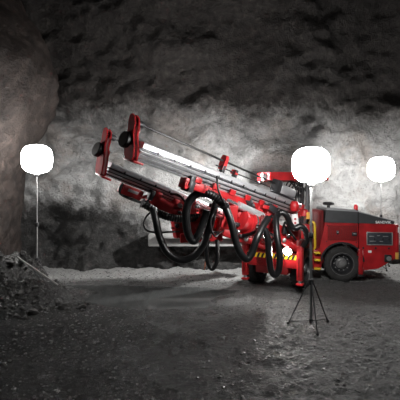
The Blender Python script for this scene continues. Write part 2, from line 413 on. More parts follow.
# ------------------------------------------------------------------ balloon lamps
def balloon_lamp(px, d, ylamp, dia, strength, label, name, turn, polecol, spread, pr):
    g = V(((px-200)/FPX*d, d, 0)); z = CAMH-(ylamp-HOR)/FPX*d; r = dia/2
    root = empty('balloon_lamp', g)
    m = MB(); prof = []
    for k in range(17):                                       # squarish balloon: superellipse of revolution
        a = -math.pi/2+math.pi*k/16; e = 0.72
        c, s = math.cos(a), math.sin(a)
        prof.append((r*abs(c)**e, 0.95*r*math.copysign(abs(s)**e, s)))
    m.lathe(prof, g+V((0, 0, z)), (0, 0, 1), 24); m.build('balloon', lampmat('lit_balloon_'+name, strength), root)
    m = MB().lathe([(0.05, 0), (0.075, 0.03), (0.075, 0.05), (0.03, 0.07)], g+V((0, 0, z-r*0.95-0.075)), (0, 0, 1), 16)
    m.build('collar', STEEL, root)
    hub = 0.93
    pole = MB().cyl(g+V((0, 0, 0.06)), g+V((0, 0, 1.9)), pr, 12); pole.build('lower_pole', polecol, root)
    MB().cyl(g+V((0, 0, 1.85)), g+V((0, 0, z-r*0.95-0.06)), pr*0.85, 12).build('upper_pole', polecol, root)
    MB().lathe([(0.045, 0), (0.05, 0.02), (0.05, 0.09), (0.04, 0.11)], g+V((0, 0, 1.82)), (0, 0, 1), 14).build('clamp', DSTEEL, root)
    MB().lathe([(0.04, 0), (0.055, 0.02), (0.055, 0.10), (0.04, 0.12)], g+V((0, 0, hub-0.06)), (0, 0, 1), 14).build('leg_hub', DSTEEL, root)
    ends = []
    for k in range(3):
        a = turn+k*2*math.pi/3; e = g+V((math.cos(a)*spread, math.sin(a)*spread, 0)); e.z = ground(e.x, e.y)+0.015; ends.append(e)
        leg = MB().cyl(g+V((math.cos(a)*0.05, math.sin(a)*0.05, hub)), e, 0.013, 8); lo = leg.build('leg', DSTEEL, root)
        MB().lathe([(0.02, -0.01), (0.03, 0.0), (0.03, 0.02), (0.018, 0.04)], e, (0, 0, 1), 10).build('rubber_foot', BLACK, lo)
        MB().cyl(g+V((0, 0, 0.13)), e+V((0, 0, 0.06)), 0.011, 6).build('stretcher', DSTEEL, root)
    MB().lathe([(0.038, 0), (0.04, 0.01), (0.04, 0.07), (0.036, 0.08)], g+V((0, 0, 0.09)), (0, 0, 1), 12).build('slider', DSTEEL, root)
    tag(root, label, 'lamp', 'balloon lamps on tripods')
    return root
balloon_lamp(311, 8.58, 165, 0.76, LAMP_NEAR, 'large glowing balloon lamp on a thin tripod in front of the drill rig', 'near', math.radians(-90), STEEL, 0.48, 0.029)
balloon_lamp(381, 14.9, 169, 0.90, LAMP_RIGHT, 'glowing balloon lamp standing behind the rear of the red drill rig', 'right', math.radians(-90), STEEL, 0.46, 0.022)
balloon_lamp(37, 11.25, 159, 0.80, LAMP_LEFT, 'glowing balloon lamp behind the rubble heap by the brown rock corner', 'left', math.radians(30), STEEL, 0.40, 0.018)

# ------------------------------------------------------------------ the drill rig
F0 = V((2.40, 12.40, 0)); ff = V((-0.5, -0.866, 0)); fl = V((0.866, -0.5, 0)); up = V((0, 0, 1))
FM = frame(F0, ff, fl, up)                                    # front frame: x forward, y to its left, z up
R0 = V((4.30, 12.80, 0)); rr_ = V((0.9928, -0.12, 0)); ra = V((0.12, 0.9928, 0))
RMx = frame(R0, rr_, ra, up)                                  # rear frame: x to the rear, y across, z up
RSIDE = frame(R0, rr_, up, -ra)                               # side elevation: x to the rear, y up, z towards the viewer
rig = empty('drill_rig', V((3.2, 12.6, 0)))
tag(rig, 'red articulated underground drilling rig with two raised silver drill feeds', 'drill rig')

def wheel(c, axis, R=0.565, W=0.38):
    axis = V(axis).normalized(); c = V(c)
    prof = [(R*0.60, -W*0.42), (R*0.72, -W*0.50), (R*0.90, -W*0.47), (R*0.97, -W*0.38), (R*0.985, -W*0.2), (R*0.985, W*0.2), (R*0.97, W*0.38), (R*0.90, W*0.47), (R*0.72, W*0.50), (R*0.60, W*0.42)]
    m = MB().lathe(prof, c, axis, 40, caps=False)
    t = V((0, 0, 1)); x = axis.cross(t).normalized()
    for k in range(26):                                       # tread lugs
        a = 2*math.pi*k/26
        for s in (-1, 1):
            an = a+s*0.06; rad = x*math.cos(an)+t*math.sin(an); tan = axis.cross(rad)
            m.box((0, 0, 0), (0.035, W*0.44, 0.07), frame(c+rad*(R-0.02)+axis*s*W*0.25, rad, axis, tan))
    ty = m.build('tyre', TYRE, rig)
    for s in (1, -1):
        MB().lathe([(R*0.62, W*0.30), (R*0.62, W*0.43), (R*0.56, W*0.44), (R*0.53, W*0.20), (R*0.46, W*0.05), (R*0.30, W*0.02), (0.01, W*0.02)], c, axis*s, 32, caps=False).build('rim', DSTEEL, ty)
        MB().lathe([(R*0.32, 0), (R*0.30, W*0.18), (R*0.22, W*0.24), (R*0.20, W*0.36), (R*0.10, W*0.40), (0.01, W*0.40)], c, axis*s, 24).build('hub', RIMM, ty)
        mm = MB()
        for k in range(10):
            a = 2*math.pi*k/10; rad = x*math.cos(a)+t*math.sin(a)
            mm.cyl(c+rad*R*0.40+axis*s*W*0.02, c+rad*R*0.40+axis*s*W*0.14, 0.018, 6)
        mm.build('wheel_nuts', STEEL, ty)
        MB().lathe([(R*0.655, W*0.41), (R*0.665, W*0.452), (R*0.625, W*0.452), (R*0.615, W*0.40)], c, axis*s, 36, caps=False).build('rim_ring', RIMM, ty)
wheel(F0+fl*0.60+V((0, 0, 0.565)), fl); wheel(F0-fl*0.78+V((0, 0, 0.565)), fl)
wheel(R0+ra*0.19+V((0.04, 0, 0.54)), ra, 0.54); wheel(R0+ra*1.75+V((0.04, 0, 0.54)), ra, 0.54)

# --- rear carrier (side elevation: x to the rear, y up)
BW0, BW1 = -0.06, -1.92
arch = [(0.04+0.615*math.cos(a), 0.555+0.61*math.sin(a)) for a in [math.radians(6+168*k/14) for k in range(15)]]
front = [(-0.46, 1.80), (0.515, 1.785), (0.515, 1.16)] + [p for p in arch if p[0] < 0.5] + [(-0.58, 0.36), (-0.86, 0.36), (-0.86, 0.93), (-0.64, 0.98)]
MB().prism(front, BW0, BW1, RSIDE).build('engine_housing', RED, rig, smooth=False)
rear = [(0.535, 1.785), (1.57, 1.765), (1.60, 1.70), (1.60, 0.74), (1.10, 0.42), (0.70, 0.36), (0.66, 0.36), (0.66, 0.62), (0.60, 0.85), (0.535, 1.0)]
rh = MB().prism(rear, BW0+0.015, BW1-0.015, RSIDE).build('rear_housing', RED, rig, smooth=False)
# wheel arch lip and inner guard
m = MB()
for (x0, y0), (x1, y1) in zip(arch, arch[1:]):
    dx, dy = x1-x0, y1-y0; L = math.hypot(dx, dy); nx, ny = -dy/L, dx/L
    m.prism([(x0, y0), (x1, y1), (x1-nx*0.05, y1-ny*0.05), (x0-nx*0.05, y0-ny*0.05)], -0.02, -0.075, RSIDE)
m.build('wheel_arch_lip', DSTEEL, rig, smooth=False)
MB().box((0.0, 1.0, 0.62), (1.15, 0.9, 0.42), RMx, 0.03).build('rear_axle', DSTEEL, rig)
# hood: charcoal front part, sloping rear part, pale top plates
hood1 = [(-0.47, 1.805), (0.50, 1.79), (0.50, 2.13), (-0.44, 2.19)]
h1 = MB().prism(hood1, BW0+0.03, BW1-0.03, RSIDE).build('front_hood', GREY, rig, smooth=False)
MB().prism([(-0.44, 2.19), (0.50, 2.13), (0.50, 2.16), (0.44, 2.20), (-0.40, 2.25), (-0.44, 2.22)], BW0-0.02, BW1+0.02, RSIDE).build('top_plate', PALEG, h1, smooth=False)
hood2 = [(0.52, 1.79), (1.55, 1.77), (1.57, 1.85), (0.52, 2.12)]
h2 = MB().prism(hood2, BW0+0.02, BW1-0.02, RSIDE).build('rear_hood', GREY, rig, smooth=False)
MB().prism([(0.52, 2.12), (1.57, 1.85), (1.57, 1.87), (0.55, 2.15)], BW0-0.03, BW1+0.03, RSIDE).build('top_plate', PALEG, h2, smooth=False)
MB().box((0.51, 0.03, 1.955), (0.03, 0.03, 0.36), RMx).build('seam_strip', DSTEEL, h2)
# lettering on the rear hood
fc = bpy.data.curves.new('lettering', 'FONT'); fc.body = 'SANDVIK'; fc.size = 0.108; fc.extrude = 0.004; fc.align_x = 'CENTER'; fc.align_y = 'CENTER'
fc.offset = 0.003
tmp = bpy.data.objects.new('lettering_tmp', fc); C.objects.link(tmp)
dg = bpy.context.evaluated_depsgraph_get(); me = bpy.data.meshes.new_from_object(tmp.evaluated_get(dg))
bpy.data.objects.remove(tmp); me.materials.clear(); me.materials.append(WHITE)
for v in me.vertices: v.co = V((v.co.x*1.0, v.co.y, v.co.z))
RT = frame((0, 0, 0), rr_, up, -ra)
me.transform(RT); o = bpy.data.objects.new('lettering', me); C.objects.link(o); link(o, h2, RSIDE @ V((1.24, 1.822, BW0+0.026)))
# intake cap and beacon
m = MB().lathe([(0.05, 0), (0.05, 0.10), (0.17, 0.12), (0.18, 0.17), (0.15, 0.20), (0.05, 0.215)], RMx @ V((-0.32, 0.30, 2.22)), up, 20); m.build('intake_cap', DSTEEL, rig)
m = MB().lathe([(0.075, 0), (0.075, 0.03), (0.06, 0.035)], RMx @ V((0.50, 0.28, 2.15)), up, 16); bc = m.build('beacon_base', DSTEEL, rig)
MB().lathe([(0.062, 0), (0.064, 0.10), (0.05, 0.15), (0.02, 0.17)], RMx @ V((0.50, 0.28, 2.185)), up, 16).build('lens', BEACON, bc)
# mesh grille panel on the engine side with latches
gp = MB().box((0.04, 0.045, 1.49), (0.86, 0.02, 0.46), RMx, 0.006).build('grille_panel', MESHR, rig)
m = MB()
for k in range(18): m.box((-0.37+k*0.048, 0.033, 1.49), (0.008, 0.008, 0.44), RMx)
for k in range(10): m.box((0.04, 0.033, 1.29+k*0.044), (0.84, 0.008, 0.008), RMx)
m.build('wire_mesh', DRED, gp, smooth=False)
for x, z, sx in ((-0.10, 1.50, 0.07), (0.40, 1.46, 0.15)):
    l_ = MB().box((x, 0.022, z), (sx, 0.03, 0.11), RMx, 0.01).build('latch', DSTEEL, rig)
    MB().box((x+0.01, 0.0, z+0.01), (sx*0.6, 0.03, 0.03), RMx, 0.008).build('latch_handle', STEEL, l_)
for x, z in ((-0.42, 1.22), (-0.30, 1.26), (0.46, 1.20), (0.47, 1.72), (-0.40, 1.72)):
    MB().cyl(RMx @ V((x, 0.06, z)), RMx @ V((x, 0.045, z)), 0.018, 8).build('bolt', DSTEEL, rig)
# rear side: control panel, decals, lights, tow block
cp = MB().box((1.13, 0.035, 1.33), (0.72, 0.03, 0.36), RMx, 0.008).build('control_panel', PANEL, rig)
m = MB(); 
for x, z, sx, sz in ((1.13, 1.515, 0.76, 0.025), (1.13, 1.145, 0.76, 0.025), (0.765, 1.33, 0.025, 0.39), (1.495, 1.33, 0.025, 0.39)): m.box((x, 0.025, z), (sx, 0.035, sz), RMx, 0.005)
m.build('panel_frame', STEEL, cp)
for x, z, sx in ((0.90, 1.40, 0.14), (0.93, 1.25, 0.18), (1.18, 1.25, 0.10), (1.30, 1.40, 0.16), (1.10, 1.42, 0.08)):
    MB().box((x, 0.018, z), (sx, 0.012, 0.022), RMx, 0.003).build('switch_plate', STEEL, cp)
for x in (0.98, 1.22, 1.40): MB().cyl(RMx @ V((x, 0.03, 1.32)), RMx @ V((x, 0.0, 1.32)), 0.028, 12).build('gauge', DSTEEL, cp)
for x, z, sx, sz in ((0.85, 0.93, 0.10, 0.07), (0.63, 0.88, 0.05, 0.18), (0.63, 0.42, 0.05, 0.08)):
    MB().box((x, 0.04, z), (sx, 0.006, sz), RMx).build('decal', WHITE, rig)
for x in (0.66, 1.02, 1.40): MB().cyl(RMx @ V((x, 0.05, 1.04)), RMx @ V((x, 0.03, 1.04)), 0.03, 10).build('bolt', DSTEEL, rig)
wl = MB().box((1.37, 0.02, 0.74), (0.20, 0.06, 0.22), RMx, 0.015).build('side_lamp_housing', DSTEEL, rig)
MB().cyl(RMx @ V((1.39, 0.0, 0.74)), RMx @ V((1.39, -0.025, 0.74)), 0.07, 16).build('side_lamp_lens', STEEL, wl)
cp2 = MB().box((1.645, 0.12, 1.25), (0.09, 0.18, 1.02), RMx, 0.02).build('rear_corner_post', RED, rig)
MB().box((1.63, 0.02, 0.82), (0.09, 0.03, 0.20), RMx, 0.008).build('reflector', AMBER, cp2)
MB().box((1.68, 0.02, 1.60), (0.05, 0.03, 0.16), RMx, 0.008).build('marker', WHITE, cp2)
MB().box((1.66, 1.0, 0.92), (0.10, 1.5, 0.30), RMx, 0.02).build('rear_bumper', DRED, rig)
# rear jack next to the wheel
j = MB().box((0.58, 0.09, 0.62), (0.13, 0.16, 0.78), RMx, 0.015).build('rear_jack', RED, rig)
MB().box((0.58, 0.09, 0.20), (0.20, 0.22, 0.05), RMx, 0.012).build('jack_foot', DSTEEL, j)
MB().cyl(RMx @ V((0.58, 0.09, 0.2)), RMx @ V((0.58, 0.09, 0.5)), 0.035, 12).build('jack_rod', CHROME, j)
# steps and handrail at the cab entrance
sb = MB().box((-0.72, 0.0, 0.66), (0.22, 0.12, 0.62), RMx, 0.02).build('step_box', RED, rig)
for z in (0.90, 0.68, 0.42): MB().box((-0.74, -0.15, z), (0.18, 0.18, 0.06), RMx, 0.012).build('step', YEL, rig)
MB().tube([RMx @ V(p) for p in ((-0.96, 0.02, 1.78), (-0.88, -0.03, 1.83), (-0.80, -0.07, 1.76), (-0.79, -0.08, 1.4), (-0.79, -0.08, 1.05), (-0.84, 0.0, 0.97))], 0.036, 10, 0.03).build('handrail', YEL, rig)
# operator compartment between the two halves
MB().box((-0.72, 0.75, 1.35), (0.46, 1.2, 1.65), RMx, 0.03).build('cab_rear_wall', DRED, rig)
MB().box((-0.70, 0.12, 1.62), (0.22, 0.06, 1.05), RMx, 0.02).build('cab_side_panel', DRED, rig)
MB().box((-1.05, 0.75, 0.62), (1.0, 1.2, 0.5), RMx, 0.03).build('cab_floor', DRED, rig)
st = MB().box((-1.10, 0.62, 1.15), (0.45, 0.5, 0.16), RMx, 0.05).build('operator_seat', BLACK, rig)
MB().box((-0.93, 0.62, 1.5), (0.14, 0.48, 0.6), RMx, 0.05).build('seat_back', BLACK, st)
bx_ = MB().beam(P(302.5, 224, 12.6), P(302.5, 244, 12.6), 0.36, 0.36, up=V((1, 0, 0)), bev=0.03).build('cab_front_box', RED, rig)
MB().lathe([(0.13, 0), (0.14, 0.05), (0.10, 0.18), (0.03, 0.21)], P(304.5, 216, 12.5), up, 16).build('air_filter', RED, bx_)
MB().lathe([(0.07, 0), (0.08, 0.06), (0.08, 0.16), (0.05, 0.2)], P(308.5, 219, 12.4), up, 14).build('pressure_bottle', AMBER, bx_)
# protective canopy on its post
cf = V((-0.955, -0.297, 0)).normalized(); cs = V((cf.y, -cf.x, 0))
cc = P(291, 177.5, 13.25); CM = frame(cc, cf, cs, up)
cn = MB().prism([(0.80, -0.62), (0.95, -0.45), (0.95, 0.45), (0.80, 0.62), (-0.95, 0.62), (-0.95, -0.62)], -0.10, 0.14, CM).build('canopy', RED, rig, smooth=False)
m = MB()
for y in (-0.35, 0, 0.35): m.box((-0.05, y, -0.115), (1.6, 0.07, 0.04), CM, 0.01)
m.build('canopy_ribs', DRED, cn)
wdir = V((-0.80, 0.58, -0.12)).normalized(); wp = cc+cf*1.16-cs*0.45
wk = MB().lathe([(0.05, -0.12), (0.10, -0.08), (0.12, 0.0), (0.11, 0.01)], wp, wdir, 18).build('canopy_work_light', STEEL, rig)
MB().lathe([(0.108, 0), (0.095, 0.03), (0.06, 0.05), (0.0, 0.06)], wp+wdir*0.011, wdir, 18).build('work_light_lens', WLENS, wk)
pp = P(308.3, 200, 13.15)
for yy in (0, 0.95):
    b0 = V((pp.x, pp.y+yy, 0.9)); MB().beam(b0, V((b0.x, b0.y, cc.z-0.08)), 0.15, 0.15, up=V((1, 0, 0)), bev=0.02).build('canopy_post', DSTEEL, rig)
    MB().beam(V((b0.x, b0.y, cc.z-0.5)), V((b0.x-0.4, b0.y-0.1, cc.z-0.1)), 0.05, 0.05, bev=0.01).build('post_brace', DSTEEL, rig)

# --- front frame
MB().box((0.0, 0, 0.72), (1.7, 0.95, 0.5), FM, 0.04).build('front_chassis', DRED, rig)
MB().box((0.0, 0, 0.565), (0.22, 1.35, 0.24), FM, 0.04).build('front_axle', DSTEEL, rig)
MB().beam(FM @ V((-0.7, 0, 0.75)), RMx @ V((-0.9, 0.95, 0.75)), 0.6, 0.4, bev=0.04).build('articulation_joint', DRED, rig)
bp_ = MB().box((0.78, 0, 0.86), (0.14, 1.74, 0.38), FM, 0.02).build('front_bumper', RED, rig)
m = MB(); m.box((0.853, 0, 0.975), (0.008, 1.62, 0.13), FM); m.build('hazard_band', YEL, bp_, smooth=False)
for k in range(13):
    y0 = -0.80+k*0.125
    MB().add([(0.860, y0, 0.912), (0.860, y0+0.06, 0.912), (0.860, y0+0.11, 1.038), (0.860, y0+0.05, 1.038),
              (0.853, y0, 0.912), (0.853, y0+0.06, 0.912), (0.853, y0+0.11, 1.038), (0.853, y0+0.05, 1.038)],
             [(0, 1, 2, 3), (4, 7, 6, 5), (0, 4, 5, 1), (1, 5, 6, 2), (2, 6, 7, 3), (3, 7, 4, 0)], FM).build('hazard_stripe', BLACK, bp_, smooth=False)
MB().box((0.45, 0, 1.22), (0.55, 1.5, 0.42), FM, 0.05).build('front_body', DRED, rig)
MB().box((0.60, 0.05, 1.35), (0.25, 1.2, 0.30), FM, 0.04).build('boom_bracket', RED, rig)
for s in (-1, 1):
    fd = MB().prism([(-0.68, 1.0), (-0.60, 1.16), (-0.3, 1.30), (0.3, 1.30), (0.66, 1.1), (0.70, 0.95), (0.66, 0.95), (0.28, 1.24), (-0.28, 1.24), (-0.62, 1.0)], (0.42 if s > 0 else -0.62)-0.02, (0.42 if s > 0 else -0.62)+0.34*s, frame(F0, ff, up, fl)).build('mudguard', RED if s > 0 else DRED, rig, smooth=False)
    yj = 0.80*s
    jb = MB().box((0.80, yj*1.0, 0.82), (0.18, 0.15, 0.92), FM, 0.015).build('front_jack', RED, rig)
    MB().cyl(FM @ V((0.80, yj, 0.26)), FM @ V((0.80, yj, 0.5)), 0.05, 12).build('jack_rod', CHROME, jb)
    MB().box((0.80, yj, 0.26), (0.20, 0.19, 0.06), FM, 0.02).build('jack_foot', RED, jb)
    MB().box((0.905, yj, 0.72), (0.008, 0.03, 0.5), FM).build('jack_slot', DRED, jb)
hd = (ff*0.9+V((0, 0, -0.4))).normalized()
hl = MB().lathe([(0.06, 0), (0.12, 0.05), (0.13, 0.12), (0.115, 0.125)], FM @ V((0.84, 0.50, 1.19)), hd, 20).build('headlight_housing', DSTEEL, rig)
MB().lathe([(0.112, 0), (0.10, 0.015), (0.05, 0.025), (0.0, 0.028)], FM @ V((0.84, 0.50, 1.19))+hd*0.125, hd, 20).build('headlight_lens', LENS, hl)
# valve block and pipes behind the headlight
for k, (a, b, c, s) in enumerate([(0.35, 0.55, 1.55, 0.26), (0.2, 0.25, 1.6, 0.32), (0.45, -0.1, 1.62, 0.24), (0.3, -0.45, 1.58, 0.3)]):
    MB().box((a, b, c), (s, s*0.9, s), FM, 0.03).build('valve_block', RED if k % 2 else DRED, rig)
# first-aid style marked bracket post in front of the cab
bk = MB().beam(P(294.5, 214, 11.9), P(296.5, 229, 11.9), 0.05, 0.17, up=V((1, 0.2, 0)), bev=0.01).build('white_bracket', WHITE, rig)
for yy in (219, 223): MB().cyl(P(295.2, yy, 11.88), P(295.2, yy, 11.84), 0.03, 10).build('bracket_hole', RED, bk)
MB().lathe([(0.10, 0), (0.13, 0.08), (0.13, 0.20), (0.08, 0.28)], P(294.5, 211, 11.95), up, 16).build('pivot_cap', RED, rig)

# --- drill feeds
def feed(head, tail, name, ext, cradle, tail_drill=True, roll=0.0, sc=1.0, lift=0.0):
    head, tail = V(head), V(tail); D = (tail-head).normalized(); L = (tail-head).length
    vd = V((0, -1, 0)); S = (vd-D*vd.dot(D)).normalized(); U = D.cross(S)
    if U.z < 0: U = -U
    if roll:
        q = Matrix.Rotation(roll, 3, D); S = q @ S; U = q @ U
    M = frame(head, D, S, U)                                  # x along the feed, y towards the viewer, z up
    h = 0.21
    fb = MB()
    prof = [(-0.14, h), (0.14, h), (0.17, h-0.03), (0.17, h-0.13), (0.11, h-0.145), (0.11, h-0.19), (0.150, h-0.20), (0.135, h-0.24), (0.10, h-0.25), (0.09, h-0.29),
            (0.125, h-0.30), (0.105, h-0.34), (0.07, h-0.35), (0.065, h-0.38), (0.09, h-0.39), (0.07, h-0.42), (-0.14, h-0.42), (-0.17, h-0.36), (-0.17, h-0.03)]
    prof = [(y*sc, h+(z-h)*sc) for y, z in prof]
    n = len(prof); vs = [(0.14, y, z) for y, z in prof]+[(L, y, z) for y, z in prof]
    fb.add(vs, [(i, (i+1) % n, n+(i+1) % n, n+i) for i in range(n)]+[tuple(range(n)), tuple(range(n, 2*n))[::-1]], M)
    beam = fb.build('feed_beam', ALU, rig, smooth=False)
    k = 0.55
    while k < L-0.2:                                          # dark clamp marks along the rail
        MB().box((k, 0.168*sc, h-0.125*sc), (0.045, 0.02, 0.07), M, 0.006).build('rail_clamp', DSTEEL, beam); k += 0.48
    for y, z in ((0.114, 0.168), (0.10, 0.27), (0.072, 0.365)): MB().box((L/2, y*sc, h-z*sc), (L-0.15, 0.012, 0.03*sc), M).build('slide_strip', ALUD, beam)
    # head: twin red plates with rod guide, rubber pad in front
    outl = [(-0.18, -0.16), (-0.12, -0.22), (0.15, -0.22), (0.21, -0.16), (0.21, 0.06), (0.17, 0.20), (0.13, 0.33), (0.15, 0.44), (0.16, 0.58), (0.12, 0.68), (0.02, 0.73), (-0.07, 0.69), (-0.11, 0.58), (-0.11, 0.42), (-0.15, 0.30), (-0.20, 0.16), (-0.20, 0.0)]
    outl = [(a*0.86, b*0.95+(lift if b > 0.1 else lift*0.3)) for a, b in outl]
    UH = U-D*0.28; HM = frame(head, S, UH, D)
    for z0, z1 in ((-0.07, -0.03), (0.03, 0.07)):
        MB().prism(outl, z0, z1, HM).build('head_plate', HEADP, rig, smooth=False)
    MB().box((0.14, 0.0, -0.225+lift*0.3), (0.26, 0.40, 0.05), M, 0.015).build('head_base', RED, rig)
    MB().box((0.0, 0.0, 0.36), (0.07, 0.14, 0.16), M, 0.02).build('head_spacer', DRED, rig)
    MB().lathe([(0.08, -0.02), (0.16, 0.0), (0.17, 0.03), (0.17, 0.10), (0.155, 0.12), (0.05, 0.12)], head-D*0.07+UH*(0.16+lift)+S*(-0.06), -D, 28).build('rubber_pad', BLACK, rig)
    g = MB().lathe([(0.05, -0.03), (0.075, 0), (0.075, 0.2), (0.05, 0.24)], head+UH*(0.55+lift)+S*0.02, D, 14); g.build('rod_guide', DSTEEL, rig)
    MB().cyl(head+UH*(0.55+lift)+S*0.02-D*0.06, head+U*(0.5+lift)+S*0.02+D*(L*0.93), 0.026, 10).build('drill_rod', BLACK, rig)
    MB().cyl(head+U*0.33+S*0.02+D*2.4, head+U*0.33+S*0.02+D*(L*0.96), 0.016, 8).build('feed_rope', BLACK, rig)
    # mid-length centralisers
    for t, hh in ext:
        b = MB().box((t, 0.05, 0.30), (0.10, 0.12, 0.22), M, 0.02).build('centraliser', DSTEEL, rig)
        MB().prism([(-0.06, 0.28), (0.10, 0.28), (0.12, hh-0.05), (0.08, hh+0.04), (-0.04, hh+0.04), (-0.08, hh-0.05)], t-0.05, t+0.05, frame(head, S, U, D)).build('centraliser_plate', RED, b, smooth=False)
    # cradle under the beam
    c0, c1, ch, cw = cradle; cb = h-0.42*sc
    cr = MB().box(((c0+c1)/2, 0.0, cb-ch/2), (c1-c0, cw, ch), M, 0.025).build('feed_cradle', RED, rig)
    kk = c0+0.12
    while kk < c1-0.1:
        MB().box((kk, cw/2+0.015, cb+0.05), (0.20, 0.06, 0.14), M, 0.012).build('slide_clamp', RED, cr); kk += 0.62
    MB().box((c0-0.06, 0.02, cb-0.03), (0.14, cw+0.06, 0.26), M, 0.02).build('cradle_end', DSTEEL, cr)
    if tail_drill:
        rd = MB().box((L-0.85, 0.02, 0.40), (0.75, 0.30, 0.26), M, 0.05).build('rock_drill', ALU, rig)
        MB().box((L-1.32, 0.02, 0.44), (0.22, 0.26, 0.34), M, 0.03).build('drill_gearbox', DSTEEL, rd)
        MB().cyl(M @ V((L-0.45, 0.02, 0.42)), M @ V((L-0.2, 0.02, 0.42)), 0.11, 16).build('drill_motor', DSTEEL, rd)
        for q in range(4): MB().tube([M @ V((L-0.95+q*0.16, 0.05, 0.5)), M @ V((L-0.9+q*0.16, 0.07, 0.68)), M @ V((L-0.7+q*0.16, 0.1, 0.72)), M @ V((L-0.5+q*0.14, 0.16, 0.45)), M @ V((L-0.45+q*0.14, 0.2, 0.2))], 0.022, 8, 0.05).build('drill_hose', HOSE, rd)
        MB().box((L-0.85, 0.02, 0.24), (0.9, 0.34, 0.06), M, 0.01).build('drill_sled', DSTEEL, rd)
    tl = MB().box((L+0.04, 0, 0.0), (0.12, 0.40, 0.44), M, 0.02).build('feed_tail', RED, rig)
    return M, L
FA, LA = feed(P(131.5, 148.5, 8.5), P(296, 209.5, 12.8), 'a', ((2.62, 0.60), (3.1, 0.36)), (1.75, 5.3, 0.20, 0.30), lift=-0.03)
FB, LB = feed(P(101, 168, 9.7), P(243, 226, 13.1), 'b', ((2.9, 0.58),), (1.55, 4.4, 0.30, 0.30), tail_drill=False, sc=0.78, lift=0.20)
# slotted red bracket with black guard under the far feed
b = MB().box((0.95, 0.06, -0.26), (0.62, 0.22, 0.24), FB, 0.03).build('feed_bracket', RED, rig)
MB().box((0.95, 0.175, -0.23), (0.30, 0.012, 0.07), FB, 0.003).build('bracket_slot', ALU, b)
MB().tube([FB @ V(p) for p in ((0.64, 0.10, -0.14), (0.60, 0.12, -0.26), (0.70, 0.12, -0.39), (1.0, 0.12, -0.42), (1.35, 0.12, -0.41))], 0.035, 10, 0.04).build('guard_loop', BLACK, b)
# clevis bracket at the front of the near cradle
MB().tube([FA @ V(p) for p in ((1.62, 0.2, -0.36), (1.50, 0.22, -0.42), (1.48, 0.22, -0.30), (1.58, 0.2, -0.26))], 0.02, 8, 0.03).build('hook', RED, rig)
MB().box((1.72, 0.06, -0.36), (0.16, 0.3, 0.26), FA, 0.02).build('cradle_clevis', DSTEEL, rig)
MB().box((1.60, 0.06, -0.32), (0.18, 0.22, 0.26), FA, 0.03).build('cradle_nose', RED, rig)

# --- booms
BA0 = FM @ V((0.6, 0.45, 1.48)); BA1 = P(236, 212, 10.95)
BB0 = FM @ V((0.6, -0.45, 1.48)); BB1 = P(188, 216, 11.25)
for (p0, p1) in ((BA0, BA1), (BB0, BB1)):
    d = (p1-p0).normalized(); L = (p1-p0).length
    bo = MB().beam(p0, p0+d*L*0.62, 0.34, 0.36, bev=0.03).build('boom_arm', RED, rig)
    MB().beam(p0+d*L*0.55, p1, 0.25, 0.27, bev=0.02).build('boom_extension', RED, bo)
    MB().beam(p0+d*L*0.59, p0+d*L*0.64, 0.40, 0.42, bev=0.03).build('boom_collar', DRED, bo)
    s = d.cross(up).normalized()
    for q in (-1, 1):
        a = p0+s*q*0.30-up*0.28; e = p0+d*L*0.60+s*q*0.14-up*0.14
        cb = MB().cyl(a, a+(e-a)*0.6, 0.085, 16).build('lift_cylinder', RED, rig)
        MB().cyl(a+(e-a)*0.55, e, 0.045, 12).build('piston_rod', CHROME, cb)
        MB().lathe([(0.09, -0.02), (0.095, 0), (0.095, 0.05), (0.07, 0.07)], a+(e-a)*0.58, e-a, 16).build('gland', DSTEEL, cb)
    MB().lathe([(0.22, -0.26), (0.26, -0.22), (0.26, 0.22), (0.22, 0.26)], p0, up, 20).build('boom_pivot', RED, rig)
# rotary unit of the near boom: stepped cylinder below the feed
ax = (P(228, 214, 10.7)-P(250, 226, 11.3)).normalized()
ro = MB().lathe([(0.20, 0), (0.33, 0.02), (0.33, 0.16), (0.26, 0.18), (0.26, 0.36), (0.30, 0.38), (0.30, 0.48), (0.20, 0.52)], P(250, 225, 11.2), ax, 28).build('rotary_unit', RED, rig)
MB().lathe([(0.335, 0.05), (0.342, 0.06), (0.342, 0.11), (0.335, 0.12)], P(250, 225, 11.2), ax, 28, caps=False).build('rotary_ring', CHROME, ro)
MB().beam(P(229, 228, 10.9), P(231, 204, 10.75), 0.30, 0.36, up=V((1, 0, 0)), bev=0.03).build('tilt_bracket', RED, rig)
MB().beam(P(222, 231, 10.9), P(246, 240, 11.1), 0.3, 0.22, bev=0.03).build('tilt_base', RED, rig)
c_ = MB().cyl(P(238, 205, 10.7), P(262, 216, 11.3), 0.10, 16).build('tilt_cylinder', ALU, rig); MB().cyl(P(226, 199, 10.5), P(240, 206, 10.75), 0.05, 12).build('piston_rod', CHROME, c_)
c_ = MB().cyl(P(252, 213, 11.2), P(280, 231, 11.7), 0.085, 16).build('swing_cylinder', RED, rig); MB().cyl(P(242, 206, 11.0), P(253, 214, 11.25), 0.045, 12).build('piston_rod', CHROME, c_)
for (a, b_, w_) in ((P(256, 204, 11.5), P(258, 222, 11.5), 0.30), (P(270, 209, 11.8), P(268, 226, 11.8), 0.26), (P(262, 226, 11.6), P(282, 236, 11.8), 0.26)):
    MB().beam(a, b_, w_, 0.28, up=V((0.9, 0.3, 0)), bev=0.03).build('linkage_plate', RED, rig)
for (a, b_) in ((P(246, 198, 11.0), P(252, 210, 11.2)), (P(268, 206, 11.6), P(276, 212, 11.7))):
    MB().beam(a, b_, 0.16, 0.2, bev=0.02).build('hose_clamp_block', DSTEEL, rig)
